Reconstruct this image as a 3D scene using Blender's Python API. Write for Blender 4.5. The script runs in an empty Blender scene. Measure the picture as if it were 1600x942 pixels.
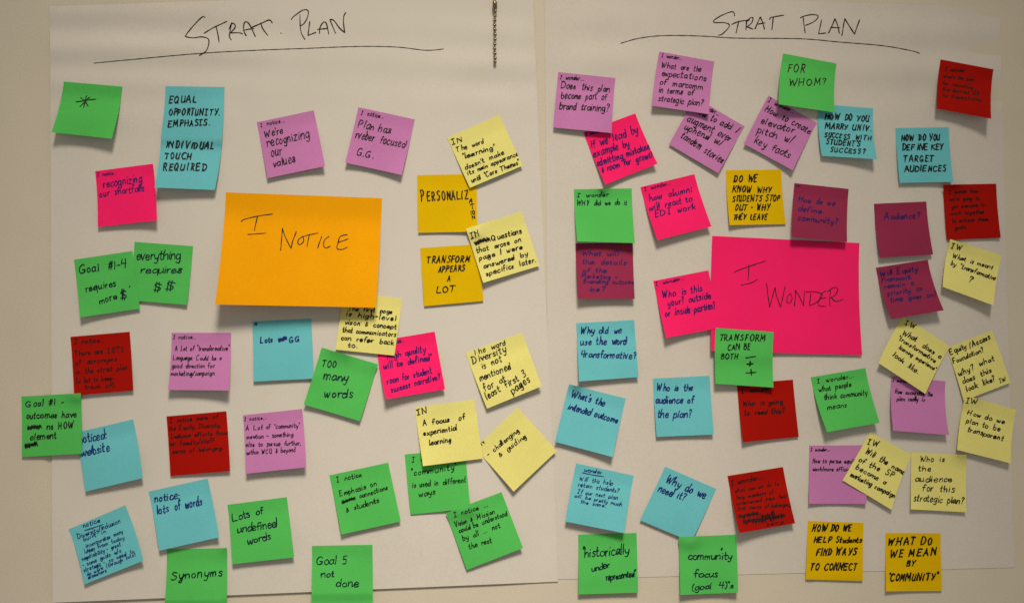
import bpy, math, random
from mathutils import Vector

# ------------------------------------------------------------------ camera, lamps, exposure
S = bpy.context.scene
COL = S.collection
PXW, PXH = 1600.0, 942.0           # measuring grid of the photograph
MPP = 0.000842                     # metres per grid unit at the middle of the wall
DIST = 1.65                        # camera to wall
YAW = math.radians(6.5)            # camera stands a little to the left of the middle
HALF_W = 0.5 * PXW * MPP

cam_data = bpy.data.cameras.new("camera")
cam = bpy.data.objects.new("camera", cam_data)
COL.objects.link(cam)
cam_data.sensor_fit = 'HORIZONTAL'
cam_data.angle = 2 * math.atan(HALF_W / DIST)
cam_data.clip_start, cam_data.clip_end = 0.01, 100
CAM = Vector((-DIST * math.sin(YAW), -DIST * math.cos(YAW), 0.0))
cam.location = CAM
cam.rotation_euler = (math.pi / 2, 0, -YAW)
S.camera = cam
AX = Vector((math.sin(YAW), math.cos(YAW), 0))       # view axis
RT = Vector((math.cos(YAW), -math.sin(YAW), 0))      # right
UP = Vector((0, 0, 1))


def P(px, py, h=0.0):
    """point of the wall at height h in front of it, from a measured spot"""
    d = AX * DIST + RT * ((px - PXW / 2) * MPP) + UP * ((PXH / 2 - py) * MPP)
    t = (-h - CAM.y) / d.y
    return CAM + d * t


w = bpy.data.worlds.new("World")
S.world = w
w.use_nodes = True
bg = w.node_tree.nodes["Background"]
bg.inputs[0].default_value = (1.0, 0.90, 0.76, 1)
bg.inputs[1].default_value = 0.25

ld = bpy.data.lights.new("ceiling_lamp", 'SPOT')
lamp = bpy.data.objects.new("ceiling_lamp", ld)
COL.objects.link(lamp)
lamp.location = (0.02, -2.40, 3.00)
aim = Vector((-0.06, 0, -0.215))
lamp.rotation_euler = (aim - Vector(lamp.location)).to_track_quat('-Z', 'Y').to_euler()
ld.energy = 1030
lamp.scale = (1.16, 0.90, 1.0)             # cone stretched into an ellipse only to shape the falloff over the wall
ld.color = (1.0, 0.86, 0.70)
ld.shadow_soft_size = 0.64
ld.spot_size = math.radians(23.2)
ld.spot_blend = 1.0

S.view_settings.view_transform = 'Standard'
S.view_settings.look = 'None'
S.view_settings.exposure = 0.0
S.view_settings.gamma = 1.0
S.view_settings.use_curve_mapping = False


# ------------------------------------------------------------------ materials
def lin(c):
    return tuple(((v / 255) / 12.92 if v / 255 <= 0.04045 else ((v / 255 + 0.055) / 1.055) ** 2.4) for v in c)


def paper_mat(name, rgb, var=0.06, rough=0.9, spec=0.06, grain=520, bump=0.05, blotch=0.035):
    m = bpy.data.materials.new(name)
    m.use_nodes = True
    nt = m.node_tree
    N, L = nt.nodes, nt.links
    b = N["Principled BSDF"]
    b.inputs["Roughness"].default_value = rough
    b.inputs["Specular IOR Level"].default_value = spec
    tc = N.new("ShaderNodeTexCoord")
    geo = N.new("ShaderNodeNewGeometry")
    n1 = N.new("ShaderNodeTexNoise")
    n1.inputs["Scale"].default_value = grain
    n1.inputs["Detail"].default_value = 2.0
    n2 = N.new("ShaderNodeTexNoise")
    n2.inputs["Scale"].default_value = 14
    n2.inputs["Detail"].default_value = 3.0
    L.new(geo.outputs["Position"], n1.inputs["Vector"])
    L.new(geo.outputs["Position"], n2.inputs["Vector"])
    r1 = N.new("ShaderNodeMapRange")
    r1.inputs["From Min"].default_value, r1.inputs["From Max"].default_value = 0.25, 0.75
    r1.inputs["To Min"].default_value, r1.inputs["To Max"].default_value = 1 - var, 1 + var
    L.new(n1.outputs["Fac"], r1.inputs["Value"])
    r2 = N.new("ShaderNodeMapRange")
    r2.inputs["From Min"].default_value, r2.inputs["From Max"].default_value = 0.3, 0.7
    r2.inputs["To Min"].default_value, r2.inputs["To Max"].default_value = 1 - blotch, 1 + blotch
    L.new(n2.outputs["Fac"], r2.inputs["Value"])
    mu = N.new("ShaderNodeMath")
    mu.operation = 'MULTIPLY'
    L.new(r1.outputs[0], mu.inputs[0])
    L.new(r2.outputs[0], mu.inputs[1])
    vm = N.new("ShaderNodeVectorMath")
    vm.operation = 'SCALE'
    vm.inputs[0].default_value = rgb
    L.new(mu.outputs[0], vm.inputs["Scale"])
    L.new(vm.outputs[0], b.inputs["Base Color"])
    bp = N.new("ShaderNodeBump")
    bp.inputs["Strength"].default_value = bump
    bp.inputs["Distance"].default_value = 0.0004
    L.new(n1.outputs["Fac"], bp.inputs["Height"])
    L.new(bp.outputs[0], b.inputs["Normal"])
    return m


MAT = {
    'green': paper_mat("green_paper", (0.0891, 0.528, 0.1108)),
    'cyan': paper_mat("cyan_paper", (0.1435, 0.5394, 0.619)),
    'purple': paper_mat("purple_paper", (0.5436, 0.2097, 0.4875)),
    'pink': paper_mat("pink_paper", (0.9433, 0.019, 0.162)),
    'orange': paper_mat("orange_paper", (0.8482, 0.3744, 0.0029)),
    'gold': paper_mat("gold_paper", (0.7123, 0.4737, 0.0016)),
    'yellow': paper_mat("yellow_paper", (0.7644, 0.742, 0.2467)),
    'red': paper_mat("red_paper", (0.3675, 0.007, 0.0032)),
    'plum': paper_mat("plum_paper", (0.2859, 0.0298, 0.0825)),
}
M_CHART = paper_mat("chart_paper_white", (0.655, 0.64, 0.595), var=0.055, grain=560, rough=0.85, blotch=0.02)
M_CHART_SHADED = paper_mat("chart_paper_shaded", (0.635, 0.612, 0.568), var=0.055, grain=560, rough=0.85, blotch=0.02)  # right sheet's white, darkened to stand in for shade beside the seam
M_WALL = paper_mat("painted_wall", (0.628, 0.59, 0.495), var=0.07, grain=480, rough=0.7, bump=0.25, blotch=0.02)


def ink_mat(name, rgb):
    m = bpy.data.materials.new(name)
    m.use_nodes = True
    nt = m.node_tree
    b = nt.nodes["Principled BSDF"]
    b.inputs["Roughness"].default_value = 0.55
    b.inputs["Specular IOR Level"].default_value = 0.2
    n = nt.nodes.new("ShaderNodeTexNoise")
    n.inputs["Scale"].default_value = 300
    geo = nt.nodes.new("ShaderNodeNewGeometry")
    nt.links.new(geo.outputs["Position"], n.inputs["Vector"])
    r = nt.nodes.new("ShaderNodeMapRange")
    r.inputs["To Min"].default_value, r.inputs["To Max"].default_value = 0.6, 1.5
    nt.links.new(n.outputs["Fac"], r.inputs["Value"])
    v = nt.nodes.new("ShaderNodeVectorMath")
    v.operation = 'SCALE'
    v.inputs[0].default_value = rgb
    nt.links.new(r.outputs[0], v.inputs["Scale"])
    nt.links.new(v.outputs[0], b.inputs["Base Color"])
    return m


INK = {
    'k': ink_mat("black_ink", (0.010, 0.010, 0.011)),
    'n': ink_mat("navy_ink", (0.040, 0.006, 0.13)),
    'b': ink_mat("blue_ink", (0.010, 0.020, 0.17)),
    'd': ink_mat("dark_green_blue_ink", (0.004, 0.012, 0.030)),
    'r': ink_mat("black_ink_on_red", (0.018, 0.006, 0.006)),
    'p': ink_mat("violet_ink", (0.026, 0.010, 0.12)),
    't': ink_mat("thin_black_ink", (0.020, 0.017, 0.015)),
}

# ------------------------------------------------------------------ single-stroke hand lettering
# glyph: width, strokes separated by '/', '~' marks a smooth stroke; cap height 100, x-height 55
RAW = {
    'A': "58|0,0 28,100/28,100 58,0/10,36 48,38", 'B': "50|2,100 0,0/~0,98 34,96 40,76 6,54/~6,54 44,48 48,18 30,0 0,2",
    'C': "54|~52,86 36,100 12,84 0,44 12,8 34,0 54,14", 'D': "56|4,100 2,0/~-2,98 34,94 56,58 40,12 0,0",
    'E': "46|46,98 2,100/2,100 0,0/0,0 46,4/2,52 38,54", 'F': "48|50,100 4,98/4,98 0,0/2,52 38,56",
    'G': "58|~54,86 36,100 12,84 0,42 14,4 42,2 54,28/32,38 58,40/56,40 54,2", 'H': "54|4,100 0,0/54,100 52,0/0,50 54,54",
    'I': "36|20,100 16,0/0,98 38,100/0,2 34,0", '|': "18|11,100 7,0", 'J': "40|~40,100 38,20 22,0 0,16",
    'K': "50|4,100 0,0/48,98 2,42/14,52 52,0", 'L': "44|4,100 0,2/0,2 46,4", 'M': "70|0,0 8,100/8,100 34,30/34,30 62,100/62,100 70,0",
    'N': "58|2,0 4,100/4,100 52,2/52,2 58,100", 'O': "54|~26,100 6,80 0,40 20,0 46,18 52,64 26,100",
    'P': "48|4,100 0,0/~-2,98 34,98 46,72 32,50 4,46", 'Q': "58|~26,100 6,80 0,40 20,0 46,18 52,64 26,100/34,30 58,-8",
    'R': "50|4,100 0,0/~-2,98 34,98 44,74 28,52 4,48/16,50 52,0", 'S': "46|~46,88 26,100 6,82 18,58 40,42 36,10 14,0 0,12",
    'T': "54|0,98 56,100/28,99 24,0", 'U': "52|~2,100 0,26 14,2 36,4 48,30/50,100 48,30 52,0", 'V': "52|0,100 22,0/22,0 54,100",
    'W': "76|0,100 16,0/16,0 36,76/36,76 54,0/54,0 78,100", 'X': "50|0,100 50,0/50,100 0,0", 'Y': "52|0,100 24,46/54,100 16,0",
    'Z': "52|2,98 50,100/50,100 0,0/0,0 54,2",
    'a': "44|~40,44 24,56 6,40 4,14 18,0 38,20/~42,56 39,20 48,0", 'b': "42|3,100 1,2/~1,32 22,56 40,36 34,6 16,0 2,10",
    'c': "38|~37,46 20,56 3,34 7,6 24,0 40,12", 'd': "44|~40,38 22,55 4,36 7,4 24,0 40,22/43,102 42,0",
    'e': "40|~3,26 36,34 30,53 14,54 2,32 8,4 24,0 41,12", 'f': "32|~38,90 24,100 14,80 12,0/0,50 32,55",
    'g': "44|~40,42 22,55 4,36 8,6 24,2 40,28/~42,55 42,-14 28,-38 4,-26", 'h': "42|4,102 1,0/~2,30 20,54 35,46 38,0",
    'i': "12|6,54 5,0/7,78 8,84", 'j': "18|~14,54 14,-20 0,-34/14,78 15,84", 'k': "40|4,100 1,0/36,54 4,24/12,28 40,0",
    'l': "12|6,100 5,0", 'm': "62|2,54 2,0/~2,30 15,54 27,46 29,0/~29,30 42,54 55,46 58,0",
    'n': "42|2,54 2,0/~2,28 20,54 35,46 38,0", 'o': "42|~22,56 5,40 5,10 22,0 39,16 37,42 22,56",
    'p': "42|3,54 1,-38/~2,36 22,56 40,36 33,6 16,0 2,12", 'q': "44|~40,42 22,55 4,36 8,6 24,2 40,26/42,55 42,-38",
    'r': "30|2,54 4,0/~4,26 14,50 30,53", 's': "34|~33,46 18,56 5,43 18,30 31,16 18,0 1,8",
    't': "32|~14,90 13,12 21,0 32,6/0,55 30,58", 'u': "42|~2,54 4,10 18,0 36,22/~38,54 38,16 45,0",
    'v': "38|0,54 17,0/17,0 38,56", 'w': "56|~0,54 6,12 14,0 28,44/~28,44 36,4 44,0 56,56", 'x': "38|0,54 38,0/36,55 0,0",
    'y': "40|~1,54 6,20 20,10 36,26/~40,56 34,4 20,-36 2,-30", 'z': "38|2,52 36,54/36,54 2,0/2,0 40,1",
    '0': "46|~22,100 2,60 8,10 26,0 44,40 38,90 22,100", '1': "10|6,100 4,0", '3': "36|~2,92 24,100 30,76 10,56/~10,56 36,44 30,8 2,2",
    '4': "44|8,100 2,46/2,46 44,48/36,100 34,0", '5': "42|40,100 8,98/8,98 6,56/~6,56 34,58 36,16 18,0 0,8",
    '#': "48|18,96 8,-2/38,98 28,0/0,64 48,70/0,30 44,36", '$': "40|~40,84 20,96 4,78 20,54 36,36 28,8 2,14/12,118 10,-14/26,116 24,-16",
    '%': "48|~10,98 2,84 12,74 20,88 10,98/44,98 4,0/~38,26 30,12 40,0 46,14 38,26",
    '.': "8|3,5 5,0", ',': "8|5,8 0,-16", "'": "6|4,104 2,80", '"': "16|3,104 1,80/14,104 12,80", '?': "40|~2,82 16,100 36,84 20,50 18,26/17,5 18,0",
    '!': "8|5,100 4,30/4,5 4,0", '-': "34|2,38 32,40", '/': "34|34,108 0,-10", '(': "20|~18,108 2,60 4,10 14,-12", ')': "20|~2,108 18,60 14,8 0,-12",
    '&': "40|~38,10 12,62 20,78 26,64 6,26 10,4 24,4 40,40", '+': "34|0,42 34,46/16,70 18,16", ':': "8|3,44 5,50/3,6 5,0", '_': "44|0,0 44,2", '\u2013': "60|2,36 58,40",
}


def smooth(pts, n=5):
    if len(pts) < 3:
        return pts
    out = []
    for i in range(len(pts) - 1):
        p0 = pts[max(i - 1, 0)]; p1 = pts[i]; p2 = pts[i + 1]; p3 = pts[min(i + 2, len(pts) - 1)]
        for k in range(n):
            t = k / n
            out.append(tuple(0.5 * (2 * p1[j] + (p2[j] - p0[j]) * t + (2 * p0[j] - 5 * p1[j] + 4 * p2[j] - p3[j]) * t * t +
                                    (3 * p1[j] - p0[j] - 3 * p2[j] + p3[j]) * t ** 3) for j in (0, 1)))
    out.append(pts[-1])
    return out


GL = {}
for ch, raw in RAW.items():
    wd, body = raw.split('|', 1) if ch != '|' else raw.split('|', 1)
    strokes = []
    for s in body.split('/'):
        sm = s.startswith('~')
        pts = [tuple(float(v) for v in q.split(',')) for q in s.lstrip('~').split()]
        strokes.append((sm, pts))
    GL[ch] = (float(wd), strokes)


def write(text, x0, y0, x1, y1, h, rng, slant=0.06, xh=1.0, jit=1.0, gap=15, join=0.0, space=52):
    """strokes of a line of lettering, in measured units, from its baseline start to its baseline end"""
    lower = sum(ch.islower() for ch in text)
    h *= 0.87 if lower * 2 > len(text.replace(' ', '')) else 0.94
    pen = 0.0
    items = []
    for ch in text:
        if ch == ' ':
            pen += space * rng.uniform(0.8, 1.25)
            continue
        wd, st = GL[ch]
        k = rng.uniform(0.84, 1.14)
        if ch == '.':
            k = 1.6
        items.append((ch, pen, k, st, wd))
        pen += wd * k + gap * rng.uniform(0.6, 1.4) * (1.9 if ch.isupper() or ch == '|' else 1.0)
    total = max(pen - gap, 1.0)
    ln = math.hypot(x1 - x0, y1 - y0)
    ux, uy = (x1 - x0) / ln, (y1 - y0) / ln
    vx, vy = uy, -ux                 # towards the top of the letters
    sx = ln / total
    sy = h / 100.0
    out = []
    drift = 0.0
    last, last_low, last_pen = None, False, -999
    bowl = rng.uniform(-5, 5) * jit
    for ch, p, k, st, wd in items:
        drift = drift * 0.6 + rng.uniform(-5.0, 5.0) * jit
        rot = rng.uniform(-0.09, 0.09) * jit
        ky = rng.uniform(0.86, 1.10)
        sl = slant + rng.uniform(-0.07, 0.07) * jit
        arch = bowl * math.sin(math.pi * p / total)
        low = ch.islower()
        for si, (sm, pts) in enumerate(st):
            q = []
            n = len(pts)
            for (a, b) in pts:
                a = a * k + rng.uniform(-2.4, 2.4) * jit
                b = b + rng.uniform(-3.4, 3.4) * jit
                if low:
                    b = b * xh if b <= 56 else 56 * xh + (b - 56) * (100 - 56 * xh) / 44
                b = b * ky + drift + arch
                X = (p + a) * sx + b * sl * sy
                Y = b * sy + (a - wd / 2) * rot * sx
                q.append((x0 + ux * X + vx * Y, y0 + uy * X + vy * Y))
            if not sm and n == 2:      # a hand-drawn line is never dead straight
                mx = (q[0][0] + q[1][0]) / 2; my = (q[0][1] + q[1][1]) / 2
                dx, dy = q[1][0] - q[0][0], q[1][1] - q[0][1]
                bow = rng.uniform(-0.09, 0.09) * jit
                q = [q[0], (mx - dy * bow, my + dx * bow), q[1]]
            q = smooth(q, 4)
            if si == 0 and low and last_low and p - last_pen < gap * 1.6 and rng.random() < join:
                out[-1 - last] = out[-1 - last] + smooth([out[-1 - last][-1], ((out[-1 - last][-1][0] + q[0][0]) / 2 - vx * h * 0.03, (out[-1 - last][-1][1] + q[0][1]) / 2 - vy * h * 0.03), q[0]], 3)
            out.append(q)
        last = 0
        last_low = low and ch not in 'ijtxfbopsg'
        last_pen = p + wd * k
    return out


def scribble(x0, y0, x1, y1, h, rng, n=9):
    """a crossed-out word"""
    pts = []
    ln = math.hypot(x1 - x0, y1 - y0)
    ux, uy = (x1 - x0) / ln, (y1 - y0) / ln
    vx, vy = uy, -ux
    for i in range(n * 2):
        t = i / (n * 2 - 1)
        s = (0.0 if i % 2 else 1.0) + rng.uniform(-0.2, 0.2)
        a = t * ln + rng.uniform(-0.04, 0.04) * ln
        pts.append((x0 + ux * a + vx * s * h, y0 + uy * a + vy * s * h))
    out = [smooth(pts, 3)]
    for f in (0.3, 0.62):
        out.append(smooth([(x0 + vx * h * (f - .08), y0 + vy * h * (f - .08)), ((x0 + x1) / 2 + vx * h * (f + .1), (y0 + y1) / 2 + vy * h * (f + .1)),
                           (x1 + vx * h * f, y1 + vy * h * f)], 4))
    return out


def tr(spec):
    """traced strokes: 'x,y x,y / ~x,y ...'"""
    out = []
    for s in spec.split('/'):
        s = s.strip()
        sm = s.startswith('~')
        pts = [tuple(float(v) for v in q.split(',')) for q in s.lstrip('~').split()]
        if sm:
            out.append(smooth(pts, 6))
        else:
            out.append(pts)
    return out


def ribbons(strokes, widths, hfun, rng, name, mat, parent, origin, taper=True):
    """one mesh of ink lines lying on the sheet; strokes in measured units"""
    verts, faces = [], []
    for si, st in enumerate(strokes):
        width = widths[si] if isinstance(widths, list) else widths
        # even out the points
        pts = [st[0]]
        for a, b in zip(st[:-1], st[1:]):
            d = math.hypot(b[0] - a[0], b[1] - a[1])
            n = max(1, int(d / 1.5))
            for k in range(1, n + 1):
                pts.append((a[0] + (b[0] - a[0]) * k / n, a[1] + (b[1] - a[1]) * k / n))
        q = [pts[0]]
        for p in pts[1:]:
            if math.hypot(p[0] - q[-1][0], p[1] - q[-1][1]) > 0.25:
                q.append(p)
        pts = q
        if len(pts) < 2:
            pts = [pts[0], (pts[0][0] + 0.6, pts[0][1] + 0.3)]
        # round ends: push the ends out by a little
        def ext(a, b, e):
            d = math.hypot(a[0] - b[0], a[1] - b[1]) or 1
            return (a[0] + (a[0] - b[0]) / d * e, a[1] + (a[1] - b[1]) / d * e)
        pts = [ext(pts[0], pts[1], width * 0.4)] + pts + [ext(pts[-1], pts[-2], width * 0.4)]
        ph = rng.uniform(0, 6.28)
        wv = rng.uniform(0.9, 1.1)
        base = len(verts)
        n = len(pts)
        for i, (x, y) in enumerate(pts):
            a = pts[max(i - 1, 0)]; b = pts[min(i + 1, n - 1)]
            dx, dy = b[0] - a[0], b[1] - a[1]
            d = math.hypot(dx, dy) or 1
            nx, ny = -dy / d, dx / d
            w2 = width * 0.5 * wv * (1 + 0.16 * math.sin(ph + i * 0.55))
            if i == 0 or i == n - 1:
                w2 *= 0.45
            elif taper and i >= n - 3:
                w2 *= 0.85
            for s in (-1, 1):
                qx, qy = x + nx * w2 * s, y + ny * w2 * s
                v = P(qx, qy, hfun(qx, qy) + 0.00022)
                verts.append(tuple(v - origin))
        for i in range(n - 1):
            k = base + 2 * i
            faces.append((k, k + 1, k + 3, k + 2))
    me = bpy.data.meshes.new(name)
    me.from_pydata(verts, [], faces)
    me.update()
    o = bpy.data.objects.new(name, me)
    COL.objects.link(o)
    me.materials.append(mat)
    o.parent = parent
    return o


# ------------------------------------------------------------------ wall and chart paper
def mesh_obj(name, verts, faces, mat, origin=Vector((0, 0, 0)), shade=True):
    me = bpy.data.meshes.new(name)
    me.from_pydata([tuple(Vector(v) - origin) for v in verts], [], faces)
    me.update()
    if shade:
        for p in me.polygons:
            p.use_smooth = True
    o = bpy.data.objects.new(name, me)
    o.location = origin
    COL.objects.link(o)
    me.materials.append(mat)
    return o


wv = []
for y in (0.0, 0.10):
    wv += [(-2.4, y, -1.6), (2.4, y, -1.6), (2.4, y, 1.6), (-2.4, y, 1.6)]
wall = mesh_obj("wall", wv, [(0, 1, 2, 3), (7, 6, 5, 4), (0, 4, 5, 1), (1, 5, 6, 2), (2, 6, 7, 3), (3, 7, 4, 0)], M_WALL, shade=False)
wall["label"] = "beige painted wall behind the chart paper"
wall["category"] = "wall"
wall["kind"] = "structure"

PAPERS = []      # (corners, height function)


def inv_bilinear(c, x, y):
    """(u,v) of a spot in a quad TL,TR,BR,BL"""
    (x0, y0), (x1, y1), (x2, y2), (x3, y3) = c
    u = v = 0.5
    for _ in range(8):
        fx = (1 - v) * ((1 - u) * x0 + u * x1) + v * ((1 - u) * x3 + u * x2) - x
        fy = (1 - v) * ((1 - u) * y0 + u * y1) + v * ((1 - u) * y3 + u * y2) - y
        ax = (1 - v) * (x1 - x0) + v * (x2 - x3); bx = (1 - u) * (x3 - x0) + u * (x2 - x1)
        ay = (1 - v) * (y1 - y0) + v * (y2 - y3); by = (1 - u) * (y3 - y0) + u * (y2 - y1)
        det = ax * by - bx * ay
        if abs(det) < 1e-9:
            break
        u -= (fx * by - bx * fy) / det
        v -= (ax * fy - fx * ay) / det
    return u, v


def bil(c, u, v):
    return tuple((1 - v) * ((1 - u) * c[0][j] + u * c[1][j]) + v * ((1 - u) * c[3][j] + u * c[2][j]) for j in (0, 1))


def skews(c):
    """how far the free lower end of a note leans away from square to its glued top edge"""
    tx, ty = c[1][0] - c[0][0], c[1][1] - c[0][1]
    tl = math.hypot(tx, ty)
    dx, dy = -ty / tl, tx / tl
    out = []
    for a, b in ((0, 3), (1, 2)):
        lx, ly = c[b][0] - c[a][0], c[b][1] - c[a][1]
        k = lx * dx + ly * dy
        out.append((lx - dx * k, ly - dy * k))
    return out


def note_xy(c, u, v, sk):
    x, y = bil(c, u, v)
    g = max(v, 0.0) ** 1.75 - v
    return x + g * ((1 - u) * sk[0][0] + u * sk[1][0]), y + g * ((1 - u) * sk[0][1] + u * sk[1][1])


def note_uv(c, x, y, sk):
    u, v = inv_bilinear(c, x, y)
    for _ in range(4):
        bx, by = bil(c, u, v)
        wx, wy = note_xy(c, u, v, sk)
        u, v = inv_bilinear(c, x - (wx - bx), y - (wy - by))
    return u, v


def in_note(c, x, y, sk, m=0.0):
    u, v = note_uv(c, x, y, sk)
    return -m <= u <= 1 + m and -m <= v <= 1 + m


def sstep(a, b, x):
    t = min(1, max(0, (x - a) / (b - a)))
    return t * t * (3 - 2 * t)


def wave_left(px, py):
    """gentle ripples of the left sheet: strongest below its taped top"""
    e = math.exp(-((py - 85) / 75.0) ** 2)
    r = 0.0013 * e * (math.sin((py - 0.03 * px) / 9.5 + 0.8 * math.sin(px / 170.0)) + 0.6 * math.sin((py + 0.02 * px) / 15.0 + 1.3)) * (0.55 + 0.45 * math.sin(px / 130.0 + 0.5))
    r += 0.00035 * math.sin(px / 150.0 + 0.6) * math.sin(py / 210.0 + 0.4)
    r += 0.0022 * sstep(720, 935, py) * (0.6 + 0.4 * math.sin(px / 240.0 + 2.0))
    return 0.0019 - 0.0006 * sstep(780, 850, px) + r * (1 - 0.6 * sstep(740, 850, px))


def wave_right(px, py):
    e = math.exp(-((py - 85) / 70.0) ** 2)
    r = 0.0012 * e * (math.sin((py - 0.015 * px) / 11.0 + 0.6 * math.sin(px / 140.0 + 1)) + 0.5 * math.sin((py + 0.03 * px) / 17.0)) * (0.5 + 0.5 * math.sin(px / 120.0 + 1.5))
    r += 0.0003 * math.sin(px / 170.0 + 1.6) * math.sin(py / 190.0 + 1.4)
    return 0.0005 + 0.0006 * sstep(850, 930, px) * (1 - sstep(800, 880, py)) * (1 - sstep(1480, 1560, px)) + r * (0.1 + 0.9 * sstep(850, 960, px)) * (1 - 0.9 * sstep(790, 890, py))


def rim(verts, faces, idx, nu, nv):
    """cut edges of a sheet, on vertices of their own so that they stay crisp"""
    loop = [(i, 0) for i in range(nu)] + [(nu, j) for j in range(nv)] + [(i, nv) for i in range(nu, 0, -1)] + [(0, j) for j in range(nv, 0, -1)]
    b = len(verts)
    for (i, j) in loop:
        verts.append(verts[idx(i, j)])
        verts.append(verts[idx(i, j, 1)])
    m = len(loop)
    for k in range(m):
        q = (k + 1) % m
        faces.append((b + 2 * k, b + 2 * q, b + 2 * q + 1, b + 2 * k + 1))


def sheet(name, corners, hf, thick, mat, nu, nv):
    c3 = []
    verts, faces = [], []
    for k, off in ((0, 0.0), (1, -thick)):
        for j in range(nv + 1):
            for i in range(nu + 1):
                px, py = bil(corners, i / nu, j / nv)
                verts.append(P(px, py, hf(px, py) + off))
    n = (nu + 1) * (nv + 1)
    idx = lambda i, j, k=0: k * n + j * (nu + 1) + i
    for j in range(nv):
        for i in range(nu):
            faces.append((idx(i, j), idx(i, j + 1), idx(i + 1, j + 1), idx(i + 1, j)))
            faces.append((idx(i, j, 1), idx(i + 1, j, 1), idx(i + 1, j + 1, 1), idx(i, j + 1, 1)))
    rim(verts, faces, idx, nu, nv)
    mid = bil(corners, 0.5, 0.5)
    o = mesh_obj(name, verts, faces, mat, origin=P(mid[0], mid[1], 0))
    return o


RIGHT_C = [(851, -11), (1562, 12), (1585, 886), (858, 905)]
LEFT_C = [(78, 10), (832, -14), (872, 908), (82, 941)]
right_sheet = sheet("chart_paper", RIGHT_C, wave_right, 0.00015, M_CHART_SHADED, 80, 150)
left_sheet = sheet("chart_paper", LEFT_C, wave_left, 0.00018, M_CHART, 80, 150)
right_sheet["label"] = "right hand sheet of white chart paper headed Strat Plan, around the pink I Wonder note"
left_sheet["label"] = "left hand sheet of white chart paper headed Strat. Plan, around the orange I Notice note"
for o in (right_sheet, left_sheet):
    o["category"] = "chart paper"
    o["group"] = "sheets of chart paper on the wall"


def in_quad(c, x, y, m=0.0):
    u, v = inv_bilinear(c, x, y)
    return -m <= u <= 1 + m and -m <= v <= 1 + m


def ground(px, py):
    h = 0.0
    if in_quad(RIGHT_C, px, py, 0.012):
        h = max(h, wave_right(px, py))
    if in_quad(LEFT_C, px, py, 0.012):
        h = max(h, wave_left(px, py))
    return h


def scl(strokes, ox, oy, k):
    return [[(ox + x / k, oy + y / k) for (x, y) in s] for s in strokes]


RNG = random.Random(11)
T1 = ("~228,100 205,98 150,150 62,255 68,275 130,283 200,275 255,290 265,330 240,400 180,440/222,243 300,195 425,137/~330,185 345,250 356,322/"
      "~468,150 455,220 448,270 465,303/~445,205 470,155 500,170 490,205 450,245/~455,240 530,238 565,248/~598,265 575,215 580,155 600,140 630,170 680,272/"
      "~580,215 630,205 668,202/~650,190 730,155 790,128 815,128 830,150/~730,150 745,200 790,262/908,240 910,244/~1078,78 1080,170 1090,240 1122,298/"
      "~1002,118 1020,95 1080,50 1120,32 1152,45 1145,100 1115,155 1080,178/1165,140 1150,262/1150,262 1220,235/~1252,245 1258,190 1290,142 1315,160 1335,250/"
      "1235,208 1325,200/~1395,242 1365,170 1345,122/~1345,122 1380,128 1430,195 1478,238/~1478,238 1468,160 1470,90 1488,58")
U1 = "~147,99 200,94 310,84 400,79 480,76 560,73 620,74 665,79 693,77"
T2 = ("~218,70 215,48 190,42 120,70 68,105 80,118 140,118 178,130 175,155 130,200 103,208/~200,130 250,110 325,100/~248,112 238,150 230,193/305,100 300,170/"
      "~300,120 330,85 350,85 340,120 305,150/308,148 350,165/~365,163 385,115 402,78/~402,78 420,120 432,165/380,130 435,120/~470,95 478,82 530,72 570,65/"
      "495,82 485,168/~690,85 705,75 760,62 808,65 812,85 780,115 725,138/~708,80 715,140 722,190/840,100 818,198/818,198 870,192/~890,192 915,140 935,90/"
      "~935,90 955,140 967,195/905,152 970,155/985,210 1005,90/1005,90 1075,200/~1075,200 1100,130 1112,98")
U2 = "~970,68 1000,60 1040,56 1100,57 1150,60 1250,61 1310,66 1380,72 1425,80 1437,84"
ribbons(scl(tr(T1), 280, 10, 5.714), 1.7, wave_left, RNG, "handwriting", INK['t'], left_sheet, Vector(left_sheet.location))
ribbons(tr(U1), 1.25, wave_left, RNG, "underline", INK['t'], left_sheet, Vector(left_sheet.location))
ribbons(scl(tr(T2), 1100, 10, 4.571), 1.7, wave_right, RNG, "handwriting", INK['t'], right_sheet, Vector(right_sheet.location))
ribbons(tr(U2), 1.3, wave_right, RNG, "underline", INK['t'], right_sheet, Vector(right_sheet.location))

# ------------------------------------------------------------------ the hanging ball chain
M_METAL = bpy.data.materials.new("nickel_plated_metal")
M_METAL.use_nodes = True
_nt = M_METAL.node_tree
_b = _nt.nodes["Principled BSDF"]
_b.inputs["Metallic"].default_value = 1.0
_b.inputs["Base Color"].default_value = (0.30, 0.25, 0.18, 1)
_n = _nt.nodes.new("ShaderNodeTexNoise")
_n.inputs["Scale"].default_value = 400
_r = _nt.nodes.new("ShaderNodeMapRange")
_r.inputs["To Min"].default_value, _r.inputs["To Max"].default_value = 0.10, 0.26
_nt.links.new(_n.outputs["Fac"], _r.inputs["Value"])
_nt.links.new(_r.outputs[0], _b.inputs["Roughness"])


def lathe(profile, centre, seg=16):
    vs, fs = [], []
    for (r, z) in profile:
        for s in range(seg):
            a = 2 * math.pi * s / seg
            vs.append((centre.x + r * math.cos(a), centre.y + r * math.sin(a), centre.z + z))
    for j in range(len(profile) - 1):
        for s in range(seg):
            s2 = (s + 1) % seg
            fs.append((j * seg + s, j * seg + s2, (j + 1) * seg + s2, (j + 1) * seg + s))
    return vs, fs


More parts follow.
